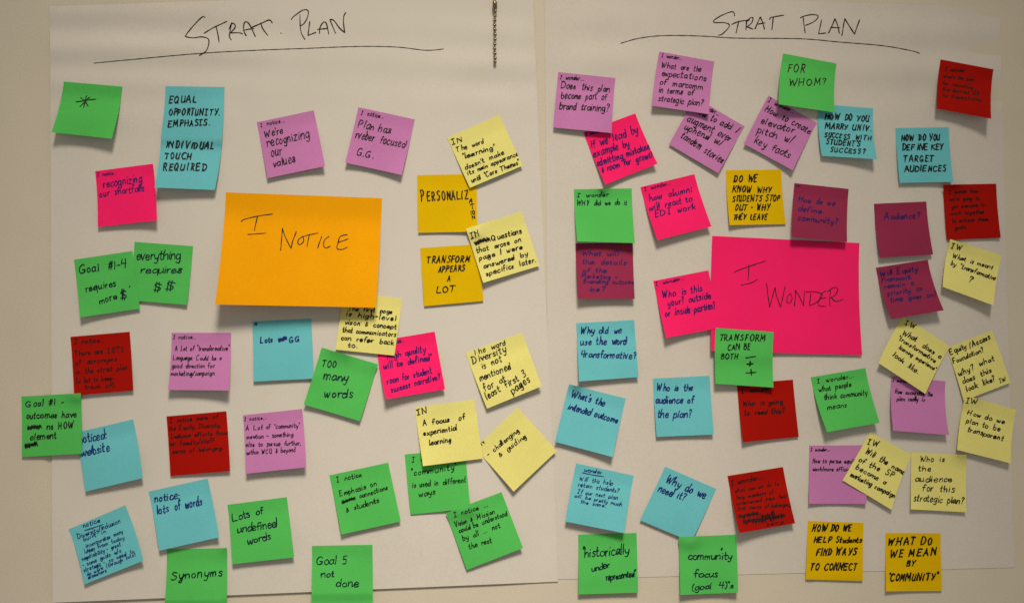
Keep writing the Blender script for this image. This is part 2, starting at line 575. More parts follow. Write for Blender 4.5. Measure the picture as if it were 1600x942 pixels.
chain_h = 0.0058
c0 = P(773, 99, chain_h)
chain = bpy.data.objects.new("ball_chain", None)
chain.empty_display_size = 0.02
chain.location = c0
COL.objects.link(chain)
chain["label"] = "short metal ball chain hanging down over the top of the left chart paper"
chain["category"] = "ball chain"


def bead_profile(r, a0=0.0):
    return [(max(r * math.sin(math.pi * k / 10), 0.00002), -r * math.cos(math.pi * k / 10)) for k in range(11)]


def chain_part(name, profile, px, py):
    c = P(px, py, chain_h)
    vs, fs = lathe(profile, c - c0)
    o = mesh_obj(name, vs, fs, M_METAL)
    o.parent = chain
    return o


ys = [97.5] + [91.5 - 7.35 * k for k in range(14)]
crng = random.Random(4)
for k, y in enumerate(ys):
    if y < -14:
        break
    if 6 < y < 15:
        continue
    chain_part("bead", bead_profile(0.0022), 773.4 + 0.25 * math.sin(k * 1.3), y)
cp = [(0.0004, -0.0062), (0.0022, -0.0058), (0.0030, -0.0035), (0.0031, 0.0), (0.0030, 0.0035), (0.0022, 0.0058), (0.0004, 0.0062)]
chain_part("connector", cp, 773.2, 9.5)
lk = [(0.0004, 0.0), (0.0004, 0.115)]
chain_part("link_wire", lk, 773.3, 97.5)

# ------------------------------------------------------------------ sticky notes
Z = 3.925
NOTES = []        # placed so far: (corners, grid heights, n)
NG = 16


def note_height(rec, px, py):
    c, H, lo, sk = rec
    u, v = note_uv(c, px, py, sk)
    u = min(1, max(0, u)); v = min(1, max(0, v))
    a, b = u * NG, v * NG
    i, j = min(int(a), NG - 1), min(int(b), NG - 1)
    fu, fv = a - i, b - j
    return ((1 - fu) * (1 - fv) * H[j][i] + fu * (1 - fv) * H[j][i + 1] + (1 - fu) * fv * H[j + 1][i] + fu * fv * H[j + 1][i + 1])


def make_note(col, tile, corners, lift, label, ink, width, lines, name="sticky_note", group="square sticky notes on the chart paper",
              category="sticky note", slant=0.13, xh=0.92, jit=0.75, gap=17, join=0.25, space=66):
    ox, oy = tile
    c = [(ox + x / Z, oy + y / Z) for (x, y) in corners]
    sk = skews(c)
    seed = int(sum(x * 3 + y * 7 for x, y in corners))
    rng = random.Random(seed)
    n = NG
    tilt = rng.uniform(-0.4, 0.4)
    lift = max(1.5, lift * 1.08 - 1.2)
    cup = rng.uniform(-0.10, 0.16)
    wob = rng.uniform(0, 6.28)
    curl_l, curl_r = rng.choice([0.0, 0.0, 0.0012, 0.003]), rng.choice([0.0, 0.0, 0.0012, 0.003])
    H = [[0.0] * (n + 1) for _ in range(n + 1)]
    own = [[0.0] * (n + 1) for _ in range(n + 1)]
    req = [[0.0] * (n + 1) for _ in range(n + 1)]
    bend = rng.uniform(0.16, 0.22)
    for j in range(n + 1):
        for i in range(n + 1):
            u, v = i / n, j / n
            px, py = note_xy(c, u, v, sk)
            t = max(0.0, (v - bend) / (1 - bend))
            f = (1.28 - 0.28 * t) * t * t / (t + 0.07) * 1.05
            l = lift * 0.001 * f * (1 + tilt * (u - 0.5) * 2) + lift * 0.001 * cup * t * (4 * (u - 0.5) ** 2)
            l += t ** 3 * (curl_l * (1 - u) ** 4 + curl_r * u ** 4)
            l += 0.00032 * min(1.0, t * 4) * (1 + math.sin(wob + 4.1 * u + 2.3 * v) * math.sin(wob * 1.7 + 3.0 * v))
            own[j][i] = ground(px, py) + 0.00045 + l
            r = 0.0
            for rec in NOTES:
                if rec[2][0] - 16 < px < rec[2][2] + 16 and rec[2][1] - 16 < py < rec[2][3] + 16 and in_note(rec[0], px, py, rec[3], 0.075):
                    r = max(r, note_height(rec, px, py) + 0.0006)
            req[j][i] = r
            H[j][i] = max(own[j][i], r)
    for it in range(14):                      # let the sheet drape over what lies under it
        G = [row[:] for row in H]
        for j in range(n + 1):
            for i in range(n + 1):
                s, k = 0.0, 0
                for dj, di in ((0, 1), (0, -1), (1, 0), (-1, 0)):
                    a, b = j + dj, i + di
                    if 0 <= a <= n and 0 <= b <= n:
                        s += H[a][b] - own[a][b]
                        k += 1
                G[j][i] = max(own[j][i] + s / k * 0.96, req[j][i], own[j][i])
        H = G
    xs = [p[0] for p in c]; ysn = [p[1] for p in c]
    rec = (c, H, (min(xs), min(ysn), max(xs), max(ysn)), sk)
    NOTES.append(rec)
    mid = bil(c, 0.5, 0.5)
    org = P(mid[0], mid[1], 0.001)
    verts, faces = [], []
    th = 0.00016
    for k in (0, 1):
        for j in range(n + 1):
            for i in range(n + 1):
                px, py = note_xy(c, i / n, j / n, sk)
                v = P(px, py, H[j][i])
                if k:
                    v = v + Vector((0, th, 0))
                verts.append(v)
    m = (n + 1) ** 2
    idx = lambda i, j, k=0: k * m + j * (n + 1) + i
    for j in range(n):
        for i in range(n):
            faces.append((idx(i, j), idx(i, j + 1), idx(i + 1, j + 1), idx(i + 1, j)))
            faces.append((idx(i, j, 1), idx(i + 1, j, 1), idx(i + 1, j + 1, 1), idx(i, j + 1, 1)))
    rim(verts, faces, idx, n, n)
    o = mesh_obj(name, verts, faces, MAT[col], origin=org)
    o["label"] = label
    o["category"] = category
    if group:
        o["group"] = group
    strokes, wid = [], []
    for L in lines:
        if L[0] == '@':                        # scribble
            strokes += scribble(*L[1:6], rng, *(L[6:7]))
        elif L[0] == '^':                      # traced
            strokes += tr(L[1])
        else:
            strokes += write(L[0], *L[1:6], rng, slant=slant, xh=xh, jit=jit, gap=gap, join=join, space=space)
        k = 1.0 if L[0] in '@^' else min(1.08, max(0.70, (L[5] / 42.0) ** 0.55))
        wid += [k * width / Z] * (len(strokes) - len(wid))
    strokes = scl(strokes, ox, oy, Z)
    # ink stays on its sheet
    kept, kw = [], []
    for s, sw in zip(strokes, wid):
        cur = []
        for p in s:
            if in_note(c, p[0], p[1], sk, -0.004):
                cur.append(p)
            else:
                if len(cur) > 1:
                    kept.append(cur)
                    kw.append(sw)
                cur = []
        if len(cur) > 1:
            kept.append(cur)
            kw.append(sw)
    ribbons(kept, kw, lambda x, y: note_height(rec, x, y), rng, "handwriting", INK[ink], o, org)
    return o

A, B, C, D = (0, 120), (0, 350), (0, 465), (0, 590)
E, F, G, HH = (200, 480), (200, 620), (200, 290), (400, 465)
I_, J, K, L_ = (400, 110), (600, 160), (600, 300), (600, 470)
MM, NN, O_, PP, Q = (600, 600), (600, 702), (400, 590), (400, 702), (0, 702)
R_, S_, T_, U_, V_ = (800, 110), (800, 0), (1000, 60), (1200, 0), (1200, 120)
W_, X_, Y_, Z_ = (800, 230), (1000, 230), (1000, 360), (1000, 500)
a_, b_, c_, d_, e_, f_, g_, h_, i_ = (800, 465), (800, 560), (800, 702), (1000, 640), (1200, 570), (1200, 230), (1200, 350), (1200, 465), (1200, 702)

# ---- left sheet
make_note('green', A, [(391, 31), (751, 62), (685, 381), (316, 341)], 10, "green sticky note bearing only a hand drawn asterisk, at the upper left", 'k', 6.5,
          [('^', "~466,155 500,151 545,143 587,139/~532,117 521,150 513,190/~495,130 521,152 541,182/~549,126 520,155 490,184")])
make_note('pink', A, [(583, 580), (938, 534), (962, 881), (600, 922)], 6, "pink sticky note about recognizing our shortfalls, tucked against the two stacked blue notes", 'n', 6,
          [("I notice..", 597, 612, 705, 598, 24), ("recognizing", 634, 682, 868, 645, 60), ("our shortfalls", 610, 740, 886, 702, 52)], xh=.95)
make_note('cyan', A, [(1015, 59), (1377, 65), (1362, 380), (986, 374)], 3, "blue sticky note lettered Equal Opportunity Emphasis, the upper of two stuck end to end", 'k', 8.5,
          [("EQUAL", 1038, 162, 1205, 160, 42), ("OPPORTUNITY.", 1038, 236, 1348, 238, 42), ("EMPHASIS.", 1030, 312, 1285, 298, 40)], slant=.15, jit=.9)
make_note('cyan', A, [(989, 347), (1363, 354), (1317, 695), (948, 680)], 10, "blue sticky note lettered Individual Touch Required, the lower of two stuck end to end", 'k', 8.5,
          [("|ND|V|DUAL", 1018, 432, 1312, 445, 44), ("TOUCH", 1010, 505, 1175, 508, 42), ("REQU|RED", 1003, 575, 1275, 580, 46)], slant=.15, jit=.9)
make_note('green', B, [(826, 110), (1184, 136), (1146, 496), (796, 468)], 4, "green sticky note saying everything requires two dollar signs, right of the Goal #1-4 note", 'd', 6.5,
          [("everything", 838, 218, 1105, 215, 62), ("requires", 862, 302, 1112, 300, 50), ("$", 940, 410, 985, 412, 55), ("$", 1012, 405, 1065, 405, 60)], gap=6, xh=1.1)
make_note('green', B, [(453, 219), (812, 166), (858, 519), (491, 572)], 5, "green sticky note saying Goal #1-4 requires more $, beside the everything note", 'd', 6.5,
          [("Goal #1-4", 487, 303, 772, 265, 52), ("requires", 527, 418, 708, 380, 46), ("more", 612, 493, 716, 460, 46), ("$", 740, 462, 782, 455, 58), ("'", 785, 420, 791, 420, 45)], xh=1.05)
make_note('red', C, [(432, 240), (795, 209), (817, 569), (455, 600)], 4, "dark red sticky note about lots of acronyms in the strat plan", 'r', 5.8,
          [("I notice..", 457, 284, 635, 272, 34), ("There are LOTS", 457, 357, 762, 332, 38), ("of acronyms", 462, 415, 717, 388, 36), ("in the strat plan", 465, 470, 778, 440, 38),
           ("(a lot to keep", 465, 525, 690, 505, 36), ("track of).", 520, 560, 705, 548, 34)])
make_note('cyan', D, [(462, 337), (816, 255), (876, 614), (524, 697)], 7, "blue sticky note saying noticed: website, partly under a green note at the far left", 'b', 7,
          [("noticed:", 488, 400, 652, 368, 66), ("website", 500, 482, 675, 447, 66)], xh=.9)
make_note('green', D, [(130, 115), (495, 95), (502, 465), (133, 485)], 5, "green sticky note about Goal #1 outcomes having no HOW element, farthest left of all", 'k', 6.5,
          [("Goal #1 -", 158, 180, 390, 166, 42), ("outcomes have", 163, 250, 465, 240, 44), ('@', 170, 322, 255, 310, 26), ("no HOW", 288, 320, 455, 308, 46), ("element", 185, 382, 345, 366, 46),
           ('@', 155, 432, 228, 416, 26)], xh=1.05)
make_note('purple', E, [(268, 157), (632, 156), (618, 510), (245, 506)], 9, "lilac sticky note about a lot of transformative language for marketing/campaign", 'k', 5.5,
          [("I notice...", 277, 194, 412, 192, 26), ('A Lot of "transformative"', 288, 266, 620, 264, 36), ("Language. Could be a", 276, 322, 572, 322, 34), ("good direction for", 268, 372, 530, 370, 34),
           ("marketing/campaign", 262, 418, 530, 416, 34)])
make_note('red', F, [(236, 119), (603, 87), (626, 453), (260, 484)], 4, "dark red sticky note about equity, diversity, inclusion and a sense of belonging", 'r', 5.8,
          [("I notice more of", 257, 158, 550, 132, 32), ("the Equity, Diversity,", 250, 207, 570, 184, 34), ("Inclusion efforts focus", 262, 254, 608, 228, 32), ("on faculty/staff", 256, 300, 528, 277, 34),
           ("sense of belonging.", 272, 346, 582, 322, 32)])
make_note('purple', F, [(704, 112), (1068, 73), (1092, 430), (724, 470)], 8, "lilac sticky note about a lot of community mention, to pursue further", 'k', 5.5,
          [("I notice...", 713, 146, 850, 134, 26), ('A Lot of "community"', 722, 206, 1052, 186, 36), ("mention \u2013 something", 727, 258, 1012, 240, 34), ("else to pursue further,", 722, 305, 1058, 294, 34),
           ("within WCU & beyond", 727, 354, 1027, 334, 34)])
make_note('cyan', E, [(762, 88), (1124, 70), (1139, 437), (770, 455)], 4, "blue sticky note saying Lots of GG, below the big orange note", 'b', 8.5,
          [("N", 777, 111, 795, 110, 20), ("Lots", 812, 219, 886, 213, 38), ('@', 928, 212, 975, 196, 20), ("GG", 990, 216, 1058, 207, 36)])
make_note('pink', HH, [(731, 269), (1096, 208), (1160, 561), (795, 622)], 8, "pink sticky note about high quality being defined, corner under a yellow note", 'n', 6.5,
          [("I notice..", 790, 295, 905, 270, 28), ('"high quality', 795, 378, 1040, 332, 48), ('will be defined"', 782, 436, 1075, 382, 48), ("room for student", 805, 530, 1080, 462, 48), ("success narrative?", 830, 580, 1130, 498, 46)])
make_note('yellow', HH, [(534, -32), (895, 5), (848, 355), (487, 318)], 4, "pale yellow sticky note about the first page, its top under the big orange note", 'k', 7,
          [("The first page", 563, 80, 832, 97, 34), ("is high-level", 553, 112, 855, 142, 38), ("vison & concept", 545, 163, 858, 192, 36), ("that communicators", 530, 210, 855, 240, 36),
           ("can refer back", 520, 257, 845, 290, 36), ("to.", 562, 302, 620, 308, 36)])
make_note('orange', G, [(600, 42), (1558, 78), (1520, 748), (533, 729)], 19, "big orange sticky note reading I Notice", 'k', 6.0,
          [('^', "~695,222 712,208 800,187 886,175/~795,188 784,232 775,275/735,300 845,292/~936,397 942,330 947,262/~947,262 962,310 1000,385/1000,385 1010,340 1032,283/"
            "~1075,312 1048,328 1042,352 1055,362 1076,342 1075,312/~1070,315 1110,302 1165,292/~1112,305 1104,340 1098,375/~1188,312 1175,348 1163,383/"
            "~1232,312 1205,335 1200,370 1215,382 1240,372/~1345,300 1310,308 1297,320 1288,350 1282,385 1310,392 1345,378/1290,349 1348,328")],
          name="large_sticky_note", group="two big heading notes")
make_note('green', HH, [(403, 306), (748, 408), (637, 756), (292, 654)], 5, "tilted green sticky note saying too many words, overlapping the blue Lots of GG note", 'd', 6.5,
          [("TOO", 402, 422, 488, 430, 42), ("many", 412, 500, 562, 512, 60), ("words", 418, 610, 590, 614, 60), ('^', "672,385 677,387")], xh=1.05)
make_note('purple', I_, [(5, 320), (354, 246), (424, 588), (70, 662)], 5, "lilac sticky note saying we're recognizing our values", 'k', 5.8,
          [("I notice...", 30, 348, 178, 316, 25), ("We're", 55, 415, 165, 385, 50), ("recognizing", 68, 470, 330, 408, 64), ("our", 95, 530, 160, 518, 66), ("values", 108, 594, 243, 562, 58)], xh=1.1)
make_note('purple', I_, [(628, 227), (974, 302), (893, 642), (547, 566)], 5, "lilac sticky note saying plan has rveber focused G.G.", 'k', 5.8,
          [("I notice...", 643, 272, 785, 295, 30), ("Plan has", 626, 350, 822, 388, 56), ("rveber focused", 607, 413, 912, 474, 56), ("G.G.", 617, 518, 718, 538, 46)], xh=1.1)
make_note('gold', J, [(203, 447), (568, 440), (571, 793), (211, 800)], 3, "gold sticky note lettered Personalization, its last letters bending downward", 'k', 7.5,
          [("P", 230, 607, 262, 603, 76), ("ERSONAL|Z", 268, 604, 522, 594, 58), ("A", 523, 616, 545, 620, 32), ("T", 533, 656, 561, 650, 30), ("|O", 534, 690, 562, 686, 27), ("N", 542, 716, 566, 713, 22)],
          jit=.6, slant=0)
make_note('yellow', J, [(388, 218), (708, 77), (852, 388), (527, 525)], 5, "tilted pale yellow sticky note about the word learning, above the Personalization note", 'k', 7,
          [("IN", 420, 262, 485, 238, 34), ("The word", 447, 307, 612, 250, 34), ('"learning"', 487, 347, 683, 287, 38), ("doesn't make", 500, 414, 738, 318, 34), ("its main appearance", 515, 447, 822, 326, 32),
           ('until "Core Themes"', 540, 492, 832, 380, 36)])
make_note('gold', K, [(222, 344), (583, 320), (610, 668), (247, 700)], 3, "gold sticky note lettered Transform Appears A Lot", 'k', 8,
          [("TRANSFORM", 262, 436, 523, 430, 42), ("APPEARS", 335, 492, 497, 484, 40), ("A", 388, 548, 412, 546, 36), ("LOT", 325, 619, 436, 612, 38)], slant=.2)
make_note('yellow', K, [(503, 225), (845, 120), (955, 452), (608, 557)], 5, "tilted pale yellow sticky note about questions that arose on page 1", 'k', 7,
          [("IN", 535, 288, 595, 262, 42), ('@', 560, 325, 650, 300, 24, 10), ("Questions", 662, 300, 845, 250, 42), ("that arose on", 568, 375, 842, 302, 36), ("page 1 were", 585, 418, 850, 347, 36),
           ("answered by", 613, 470, 885, 388, 36), ("specifics later.", 628, 515, 935, 427, 38)])
make_note('yellow', L_, [(500, 318), (848, 195), (968, 522), (632, 660)], 7, "tilted pale yellow sticky note about the word Diversity not being mentioned", 'k', 6.2,
          [("The word", 552, 334, 745, 268, 38), ("Diversity", 545, 387, 748, 312, 50), ("is not", 605, 417, 722, 370, 46), ("mentioned", 592, 492, 780, 415, 46), ("for at", 618, 555, 748, 490, 48),
           ("least first 3", 632, 605, 873, 462, 48), ("pages", 788, 572, 895, 495, 48)], xh=1.05)
make_note('green', MM, [(127, 430), (496, 397), (530, 762), (163, 798)], 3, "green sticky note about community used in different ways, partly under a yellow note", 'k', 5.5,
          [("I notice", 172, 478, 330, 462, 36), ('"community"', 170, 560, 447, 520, 44), ("is used in different", 175, 635, 502, 598, 42), ("ways", 215, 690, 312, 675, 44)])
make_note('yellow', MM, [(557, 391), (820, 143), (1058, 410), (795, 658)], 5, "pale yellow sticky note turned like a diamond, about challenging & guiding", 'k', 6.2,
          [("IN", 580, 395, 624, 352, 34), ("- challenging", 640, 445, 828, 292, 38), ("& guiding", 712, 448, 872, 328, 38)])
make_note('yellow', MM, [(188, 143), (555, 94), (606, 455), (239, 502)], 5, "pale yellow sticky note about a focus of experiential learning", 'k', 7,
          [("IN", 205, 190, 270, 172, 38), ("A focus", 240, 255, 398, 230, 40), ("of", 460, 222, 496, 213, 38), ("experiential", 243, 315, 448, 280, 40), ("learning", 280, 374, 412, 352, 42)], slant=.12)
make_note('green', NN, [(379, 389), (721, 260), (853, 603), (508, 737)], 5, "tilted green sticky note about vision & mission being understood by all", 'k', 5.8,
          [("I notice ...", 432, 415, 635, 350, 36), ("Vision & Mission", 437, 475, 680, 392, 36), ("could be understood", 462, 512, 755, 405, 38), ("by all ... not", 485, 560, 715, 478, 38), ("the rest", 522, 610, 660, 570, 38)], slant=.14)
make_note('green', PP, [(450, 158), (810, 80), (888, 440), (524, 520)], 5, "green sticky note about emphasis on connections & students", 'k', 6,
          [("I notice", 497, 203, 648, 165, 36), ("Emphasis on", 515, 285, 742, 218, 38), ('@', 530, 335, 612, 305, 20, 7), ("connections", 637, 297, 808, 245, 36), ("& students", 555, 385, 758, 322, 38)], slant=.14)
make_note('green', F, [(610, 660), (974, 613), (1019, 982), (640, 1024)], 6, "green sticky note saying lots of undefined words", 'd', 6.5,
          [("Lots of", 645, 765, 828, 715, 52), ("undefined", 672, 833, 912, 797, 60), ("words", 735, 905, 876, 870, 50)], xh=1.0, gap=9)
make_note('green', Q, [(1023, 612), (1392, 603), (1388, 985), (1006, 985)], 7, "green sticky note with the single word Synonyms, at the bottom edge", 'd', 6.8,
          [("Synonyms", 1050, 800, 1358, 775, 62)], xh=1.05, slant=.15)
make_note('cyan', Q, [(912, 257), (1274, 177), (1345, 537), (977, 619)], 6, "blue sticky note saying notice: lots of words", 'b', 7,
          [("notice:", 948, 320, 1098, 300, 58), ("lots of words", 965, 396, 1243, 337, 62)], xh=.95)
make_note('cyan', Q, [(421, 489), (768, 341), (880, 680), (518, 826)], 5, "blue sticky note crowded with ten lines of small writing, lower left", 'b', 5.6,
          [("notice", 512, 478, 612, 446, 32), ('^', "~518,496 575,478 632,458"), ("Diversity/inclusion", 478, 548, 740, 447, 34), ("built in", 515, 560, 650, 510, 30), (". incorporates many", 508, 610, 755, 510, 30),
           ("ideas from today", 520, 637, 765, 547, 30), ("negotiability - great", 505, 682, 740, 588, 30), ("- some goals w/o", 508, 720, 745, 627, 30), ("strategic - so need to", 515, 752, 822, 632, 30),
           ("do work (through lists)", 535, 774, 830, 652, 28), ("elsewhere", 542, 794, 655, 748, 28)], slant=.15)
make_note('green', PP, [(343, 590), (714, 583), (716, 965), (340, 970)], 7, "green sticky note saying Goal 5 not done, at the bottom edge", 'd', 6.2,
          [("Goal 5", 370, 705, 555, 702, 58), ("not", 398, 785, 478, 778, 52), ("done", 490, 838, 628, 842, 62)], xh=1.0, gap=9)

# ---- right sheet
make_note('pink', R_, [(438, 383), (756, 265), (893, 573), (572, 700)], 5, "tilted pink sticky note about leading by example and admitting mistakes", 'n', 7.2,
          [("I wonder", 455, 405, 545, 378, 28), ("if we lead by", 490, 477, 775, 382, 54), ("example by", 503, 535, 720, 467, 50), ("admitting mistakes", 525, 590, 845, 482, 46), ("& room for growth", 552, 628, 873, 530, 44)], xh=1.05)
make_note('purple', S_, [(284, 444), (634, 480), (610, 817), (255, 783)], 6, "lilac sticky note asking does this plan become part of brand training", 'k', 5.8,
          [("I wonder...", 295, 485, 438, 497, 28), ("Does this plan", 300, 542, 597, 568, 44), ("become part of", 302, 605, 580, 615, 46), ("brand training?", 290, 668, 592, 684, 48)], xh=1.1)
make_note('purple', R_, [(1125, 168), (1427, 345), (1265, 632), (963, 455)], 4, "tilted lilac sticky note about augmenting and tandem stories, corner under another lilac note", 'k', 5.8,
          [("I wonder...", 1130, 208, 1268, 280, 30), ("How to add /", 1112, 255, 1382, 386, 48), ("augment ever", 1070, 310, 1335, 440, 50), ("uphend w/", 1055, 360, 1280, 462, 48), ("tandem stories", 1030, 412, 1284, 570, 52)], xh=1.08)
make_note('purple', S_, [(903, 318), (1241, 379), (1208, 702), (860, 650)], 6, "lilac sticky note asking what are the expectations in terms of strategic plan", 'k', 5.8,
          [("I wonder...", 918, 352, 1040, 370, 24), ("What are the", 915, 415, 1158, 442, 38), ("expectations", 918, 465, 1188, 500, 44), ("of marcomm", 905, 520, 1172, 550, 42), ("in terms of", 900, 568, 1110, 585, 42),
           ("strategic plan?", 897, 620, 1168, 650, 42)], xh=1.05)
make_note('purple', T_, [(788, 353), (1085, 519), (937, 810), (637, 648)], 4, "tilted lilac sticky note about an elevator pitch with key facts", 'k', 5.8,
          [("I wonder...", 783, 390, 940, 462, 30), ("How to create", 765, 445, 1040, 587, 46), ("elevator", 740, 520, 940, 582, 48), ("pitch w/", 715, 580, 935, 642, 52), ("key facts", 700, 640, 915, 735, 52)], xh=1.08)
make_note('cyan', T_, [(1094, 403), (1430, 431), (1454, 742), (1115, 722)], 8, "blue sticky note asking how do you marry univ. success with student's success", 'k', 8.5,
          [("HOW DO YOU", 1135, 496, 1410, 512, 38), ("MARRY UN|V.", 1135, 553, 1420, 572, 36), ("SUCCESS W|TH", 1132, 605, 1418, 628, 30), ("STUDENT'S", 1142, 648, 1350, 664, 34), ("SUCCESS?", 1168, 696, 1382, 708, 30)], slant=.12)
make_note('green', T_, [(878, 94), (1206, 156), (1194, 456), (850, 405)], 10, "green sticky note asking For Whom?", 't', 6,
          [("FOR", 908, 207, 1020, 212, 55), ("WHOM?", 912, 292, 1138, 287, 46)], slant=.15)
make_note('red', U_, [(1059, 366), (1383, 427), (1369, 730), (1037, 668)], 11, "red sticky note asking what's the plan for recruiting, alone in the upper right corner", 'r', 6,
          [("I wonder", 1085, 435, 1208, 442, 28), ("what's the plan", 1075, 475, 1265, 500, 26), ("for recruiting", 1070, 518, 1255, 548, 26), ("the desired 15%", 1068, 557, 1293, 583, 26), ("for Hispanic/Latino", 1070, 595, 1308, 624, 26)])
make_note('cyan', V_, [(783, 316), (1109, 311), (1137, 645), (808, 652)], 5, "blue sticky note asking how do you define key target audiences", 'k', 8.5,
          [("HOW DO YOU", 820, 395, 1058, 390, 40), ("DEF|NE KEY", 825, 452, 1075, 448, 38), ("TARGET", 830, 521, 1018, 521, 38), ("AUD|ENCES", 838, 582, 1098, 580, 40)], slant=.1)
make_note('plum', W_, [(390, 590), (741, 588), (753, 930), (407, 930)], 8, "plum sticky note about marketing and branding outcome details", 'p', 6.5,
          [("What will", 430, 663, 648, 668, 36), ("the details", 428, 715, 697, 722, 36), ("of the", 435, 770, 578, 770, 36), ("Marketing -", 425, 800, 645, 810, 32), ("Branding outcome", 440, 833, 750, 840, 32), ("be?", 478, 882, 572, 886, 34)])
make_note('green', W_, [(380, 259), (734, 253), (754, 588), (400, 578)], 8, "green sticky note asking WHY did we do it, above a plum note", 'd', 6.2,
          [("I wonder", 400, 306, 592, 302, 30), ("WHY did we do it", 398, 358, 703, 354, 36)])
make_note('pink', W_, [(788, 246), (1119, 166), (1224, 486), (893, 570)], 8, "pink sticky note about how alumni will react to EDI work", 'n', 6.6,
          [("I wonder...", 815, 268, 975, 228, 26), ("how alumni", 845, 333, 1102, 275, 46), ("will react to", 843, 390, 1105, 332, 44), ("EDI work", 880, 430, 1125, 378, 42)])
make_note('gold', X_, [(527, 142), (866, 138), (895, 473), (550, 478)], 3, "gold sticky note asking do we know why students stop out", 'k', 8,
          [("DO WE", 575, 215, 717, 212, 45), ("KNOW WHY", 567, 277, 805, 278, 40), ("STUDENTS STOP", 568, 335, 858, 328, 38), ("OUT - WHY", 583, 388, 797, 388, 40), ("THEY LEAVE", 573, 445, 777, 444, 36)], slant=.2)
make_note('pink', Y_, [(443, 34), (1346, 78), (1363, 765), (437, 738)], 4, "big pink sticky note reading I Wonder", 'k', 5.0,
          [('^', "~580,258 600,246 690,214 768,188/~668,212 666,258 663,303/~620,335 680,322 720,300/~776,325 785,400 795,470/795,470 828,350/~828,350 838,400 862,470/~862,470 876,410 890,342/"
            "~925,388 905,405 902,440 918,446 933,418 925,388/~947,462 954,400 952,365/~952,365 975,400 1003,462/~1003,462 1006,415 1008,370/~1048,385 1044,420 1040,460/"
            "~1018,378 1060,375 1105,385 1118,402 1085,440 1040,462/~1140,370 1112,390 1102,420 1093,458 1140,466/1102,420 1142,412/~1168,370 1164,420 1165,466/~1150,375 1190,350 1213,360 1197,395 1165,416/"
            "~1175,412 1200,436 1245,424")], name="large_sticky_note", group="two big heading notes")
make_note('plum', X_, [(947, 221), (1280, 257), (1270, 583), (932, 552)], 9, "plum sticky note asking how do we define community, above the big pink note", 'p', 6.5,
          [("w", 958, 241, 980, 242, 20), ("How do we", 970, 332, 1195, 360, 38), ("define", 968, 390, 1112, 408, 40), ("community?", 968, 446, 1210, 475, 42)])
make_note('pink', Y_, [(82, 310), (420, 245), (492, 598), (160, 658)], 6, "pink sticky note asking about outside or inside parties, overlapping the big pink note", 'n', 6.5,
          [("I wonder...", 98, 338, 275, 300, 24), ("Who is this", 138, 415, 382, 370, 46), ("your? outside", 172, 465, 437, 417, 46), ("or inside parties?", 155, 530, 462, 480, 48)], xh=1.05)
make_note('red', Z_, [(594, 392), (938, 365), (974, 715), (632, 748)], 4, "dark red sticky note asking who is going to read this, tucked under a green note", 'r', 7,
          [("I wonder...", 622, 448, 818, 430, 34), ("Who is going", 632, 525, 875, 512, 38), ("to read this?", 640, 583, 887, 570, 38)])
make_note('green', Z_, [(464, 48), (818, 73), (818, 413), (463, 390)], 7, "green sticky note lettered Transform can be both, on the big pink note's edge", 'k', 7.2,
          [("TRANSFORM", 487, 126, 768, 128, 40), ("CAN BE", 538, 185, 683, 180, 38), ("BOTH", 498, 238, 600, 238, 36),
           ('^', "650,232 708,222/655,268 694,266/655,270 690,270/~675,252 677,266 671,280/~678,254 674,266 676,280/650,324 712,320/~680,300 683,320 682,338")])
make_note('cyan', a_, [(394, 156), (750, 137), (777, 486), (411, 513)], 6, "blue sticky note asking why did we use the word transformative", 'b', 7,
          [("Why did we", 420, 220, 667, 216, 46), ("use the word", 420, 290, 698, 286, 52), ("4ransformative?", 422, 366, 762, 372, 50)], xh=1.0)
make_note('cyan', b_, [(350, 157), (698, 245), (617, 603), (264, 510)], 6, "tilted blue sticky note saying what's the intended outcome", 'b', 7,
          [("What's the", 362, 236, 563, 290, 48), ("intended outcome", 342, 308, 645, 394, 48)], xh=1.0)
make_note('cyan', b_, [(864, 123), (1212, 105), (1238, 465), (887, 480)], 5, "blue sticky note asking who is the audience of the plan", 'b', 7,
          [("Who is the", 888, 193, 1103, 196, 46), ("audience of", 882, 273, 1110, 273, 50), ("the plan?", 893, 358, 1098, 360, 52)], xh=1.0)
make_note('green', c_, [(406, 520), (764, 511), (774, 876), (408, 887)], 6, "green sticky note saying historically under represented, at the bottom right of the seam", 'd', 6.6,
          [('"historically', 432, 662, 718, 640, 72), ("under", 490, 748, 600, 720, 50), ('represented"', 578, 800, 760, 777, 50)], gap=9, slant=.12)
make_note('cyan', c_, [(393, 84), (747, 160), (688, 512), (328, 441)], 8, "blue sticky note asking will this help retain students, with its heading underlined", 'b', 5.6,
          [("wonder", 442, 133, 550, 151, 30), ('^', "~433,142 500,156 563,165"), ("Will this help", 412, 190, 618, 218, 30), ("retain students?", 405, 225, 655, 264, 32), ("If our next plan", 400, 266, 648, 306, 30),
           ("will be pretty much", 382, 292, 672, 347, 28), ("the same.", 420, 328, 575, 353, 28)])
make_note('cyan', c_, [(939, 104), (1252, 241), (1100, 565), (785, 433)], 4, "tilted blue sticky note asking why do we need it", 'b', 7,
          [("Why do we", 942, 200, 1182, 302, 58), ("need it?", 893, 256, 1055, 312, 55)], xh=1.0)
make_note('green', c_, [(1022, 536), (1376, 521), (1387, 876), (1033, 890)], 6, "green sticky note saying community focus (goal 4), at the bottom right", 'd', 6.6,
          [("community", 1080, 672, 1350, 672, 56), ('^', "1280,612 1288,602/1283,616 1292,606"), ("focus", 1115, 782, 1262, 780, 52), ('(goal 4)"s', 1105, 862, 1358, 847, 44)], gap=9)
